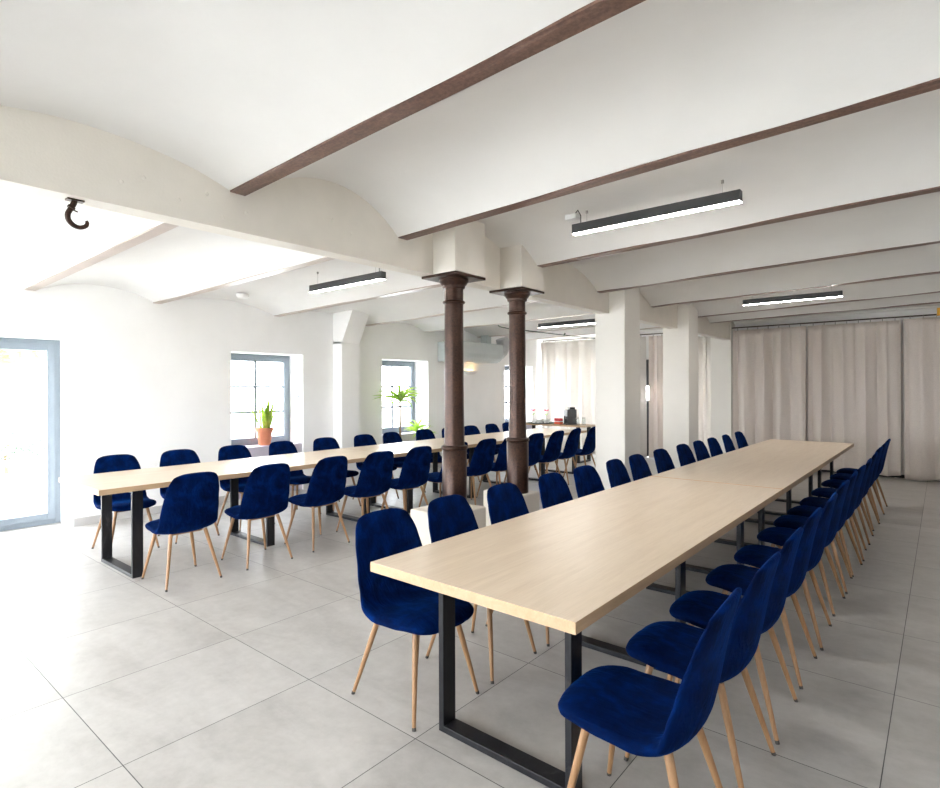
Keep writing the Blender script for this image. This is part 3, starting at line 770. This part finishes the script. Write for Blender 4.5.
rnd = random.Random(5)
for i in range(13):
    a = rnd.uniform(0, 6.28); r = rnd.uniform(.01, .06); bm = B()
    blade(bm, (r*math.cos(a), r*math.sin(a), .2), rnd.uniform(.05, .4), a, rnd.uniform(.3, .62), rnd.uniform(.022, .034), .4, rnd.uniform(-.1, .25))
    o = obj('leaf', bm, M['snake'], pp, True); s = o.modifiers.new('s', 'SOLIDIFY'); s.thickness = .004
def dracaena(loc, H, seed, label, heads, nl=56, Lf=.5):
    r = empty('dracaena', loc, 0, label, 'potted plant'); rn = random.Random(seed)
    bm = B(); lathe(bm, [(.11, 0), (.15, .28), (.16, .3), (.15, .3), (.14, .27), (.001, .27)], seg=32); obj('pot', bm, M['porcelain'], r, True)
    bm = B()
    for hx, hy, hz in heads: tube(bm, [(hx*.2, hy*.2, .26), (hx*.6, hy*.5, hz*.6), (hx, hy, hz)], [.022, .018, .014], 8)
    obj('stem', bm, M['stem'], r, True)
    bm = B()
    for hx, hy, hz in heads:
        for i in range(nl):
            blade(bm, (hx, hy, hz-.1*rn.random()), rn.uniform(.15, 1.25), rn.uniform(0, 6.28), rn.uniform(.6, 1)*Lf, .020, .5, rn.uniform(.5, 1.9), 9, rn.uniform(-.9, .9))
    obj('foliage', bm, M['drac'], r, True)
dracaena((-6.82, 6.40, 0), 1.4, 4, 'tall arching dracaena by the second small window, behind the table', [(0, 0, 1.36)])
dracaena((-7.05, 7.02, 0), .9, 9, 'shorter leafy dracaena low in front of the second small window', [(0, 0, .82), (.08, .1, .7)], 30, .3)

# ------------------------------------------------------------------ outdoors
bm = B(); box(bm, -60, 40, -50, 60, -.35, -.2); struct(obj('ground', bm, M['ground']))
def leafcloud(c, R, n, seed, s=.12):
    bm = B(); rn = random.Random(seed)
    for i in range(n):
        while True:
            v = Vector((rn.uniform(-1, 1), rn.uniform(-1, 1), rn.uniform(-1, 1)))
            if .35 < v.length < 1: break
        p = Vector((c[0]+v.x*R[0], c[1]+v.y*R[1], c[2]+v.z*R[2])); q = s*rn.uniform(.6, 1.3)
        a = Vector((rn.uniform(-1, 1), rn.uniform(-1, 1), rn.uniform(-.6, .6))).normalized()*q; b = a.orthogonal().normalized()*q*.5
        bm.faces.new([bm.verts.new(p-a), bm.verts.new(p+b), bm.verts.new(p+a), bm.verts.new(p-b)])
    return bm
for i, (x, y, h, R) in enumerate(((-19, 3.6, 4.2, 2.3), (-21, 9.2, 4.8, 2.4), (-24, 17, 5, 2.8), (-22, -1.5, 4.6, 2.6), (-27, 32, 5.5, 3))):
    t = empty('garden_tree', (x, y, -.2), 0, 'pale leafy tree outside, %s' % ['seen through the glass door', 'seen through the first small window', 'seen through the second small window', 'left beyond the glass door', 'far off beyond the third window'][i], 'tree', 'trees outside the windows')
    bm = B(); tube(bm, [(0, 0, 0), (.1, 0, h*.5), (0, .1, h)], [.16, .12, .07], 10); obj('trunk', bm, M['stem'], t, True)
    obj('crown', leafcloud((0, 0, h), (R, R, R*.8), 2600, i, .16), M['tree'], t)
for i, (y, w) in enumerate(((.2, 'left'), (2.8, 'middle'), (5.4, 'right'))):
    t = empty('garden_shrub', (-14.5, y, -.2), 0, 'low grey-green shrub beyond the glass door, %s of three' % w, 'shrub', 'shrubs beyond the door')
    bm = B(); tube(bm, [(0, 0, 0), (0, 0, .6)], .04, 6); obj('stem', bm, M['stem'], t)
    obj('foliage', leafcloud((0, 0, .65), (.6, 1.1, .5), 1500, 30+i, .08), M['hedge'], t)

# ------------------------------------------------------------------ light
WS = 5.2
w = bpy.data.worlds.new('World'); scene.world = w; w.use_nodes = True
nt = w.node_tree; bg = nt.nodes['Background']
tc = nt.nodes.new('ShaderNodeTexCoord'); sp = nt.nodes.new('ShaderNodeSeparateXYZ'); rp = nt.nodes.new('ShaderNodeValToRGB')
nt.links.new(tc.outputs['Generated'], sp.inputs[0]); nt.links.new(sp.outputs[2], rp.inputs[0]); nt.links.new(rp.outputs[0], bg.inputs[0])
rp.color_ramp.elements[0].position = 0; rp.color_ramp.elements[0].color = (.93, .96, 1, 1)
rp.color_ramp.elements[1].position = 1; rp.color_ramp.elements[1].color = (.84, .91, 1, 1)
bg.inputs['Strength'].default_value = WS
def portal(loc, rot, sx, sy):
    l = bpy.data.lights.new('window_portal', 'AREA'); l.shape = 'RECTANGLE'; l.size = sx; l.size_y = sy
    l.cycles.is_portal = True
    o = bpy.data.objects.new('window_portal', l); o.location = loc; o.rotation_euler = rot; link(o)
for a, b, c, d in holesL: portal((XL-.40, (a+b)/2, (max(c, .0)+d)/2), (0, -PI/2, 0), d-c, b-a)
for a, b, c, d in holesF: portal(((a+b)/2, YF+.28, (c+d)/2), (-PI/2, 0, 0), b-a, d-c)
for a, b, c, d in holesB: portal(((a+b)/2, YB-.28, (c+d)/2), (PI/2, 0, 0), b-a, d-c)

# ------------------------------------------------------------------ camera
cam = bpy.data.cameras.new('Camera'); co = bpy.data.objects.new('Camera', cam); link(co)
cam.sensor_fit = 'HORIZONTAL'; cam.sensor_width = 36; cam.lens = 36*567.1/940
cam.clip_start = .05; cam.clip_end = 300
yaw, roll = .6944, .0034
R = Matrix.Rotation(yaw, 3, 'Z') @ Matrix.Rotation(PI/2, 3, 'X') @ Matrix.Rotation(-roll, 3, 'Z')
co.matrix_world = Matrix.Translation((0, 0, 1.5)) @ R.to_4x4()
cam.shift_y = -(394-388.05)/940
scene.camera = co
scene.view_settings.view_transform = 'Standard'; scene.view_settings.look = 'None'
scene.view_settings.gamma = 1; scene.view_settings.use_curve_mapping = False
scene.view_settings.exposure = 2.1
try:
    scene.cycles.max_bounces = 14; scene.cycles.diffuse_bounces = 8; scene.cycles.transparent_max_bounces = 16
    scene.cycles.sample_clamp_indirect = 6
except Exception: pass
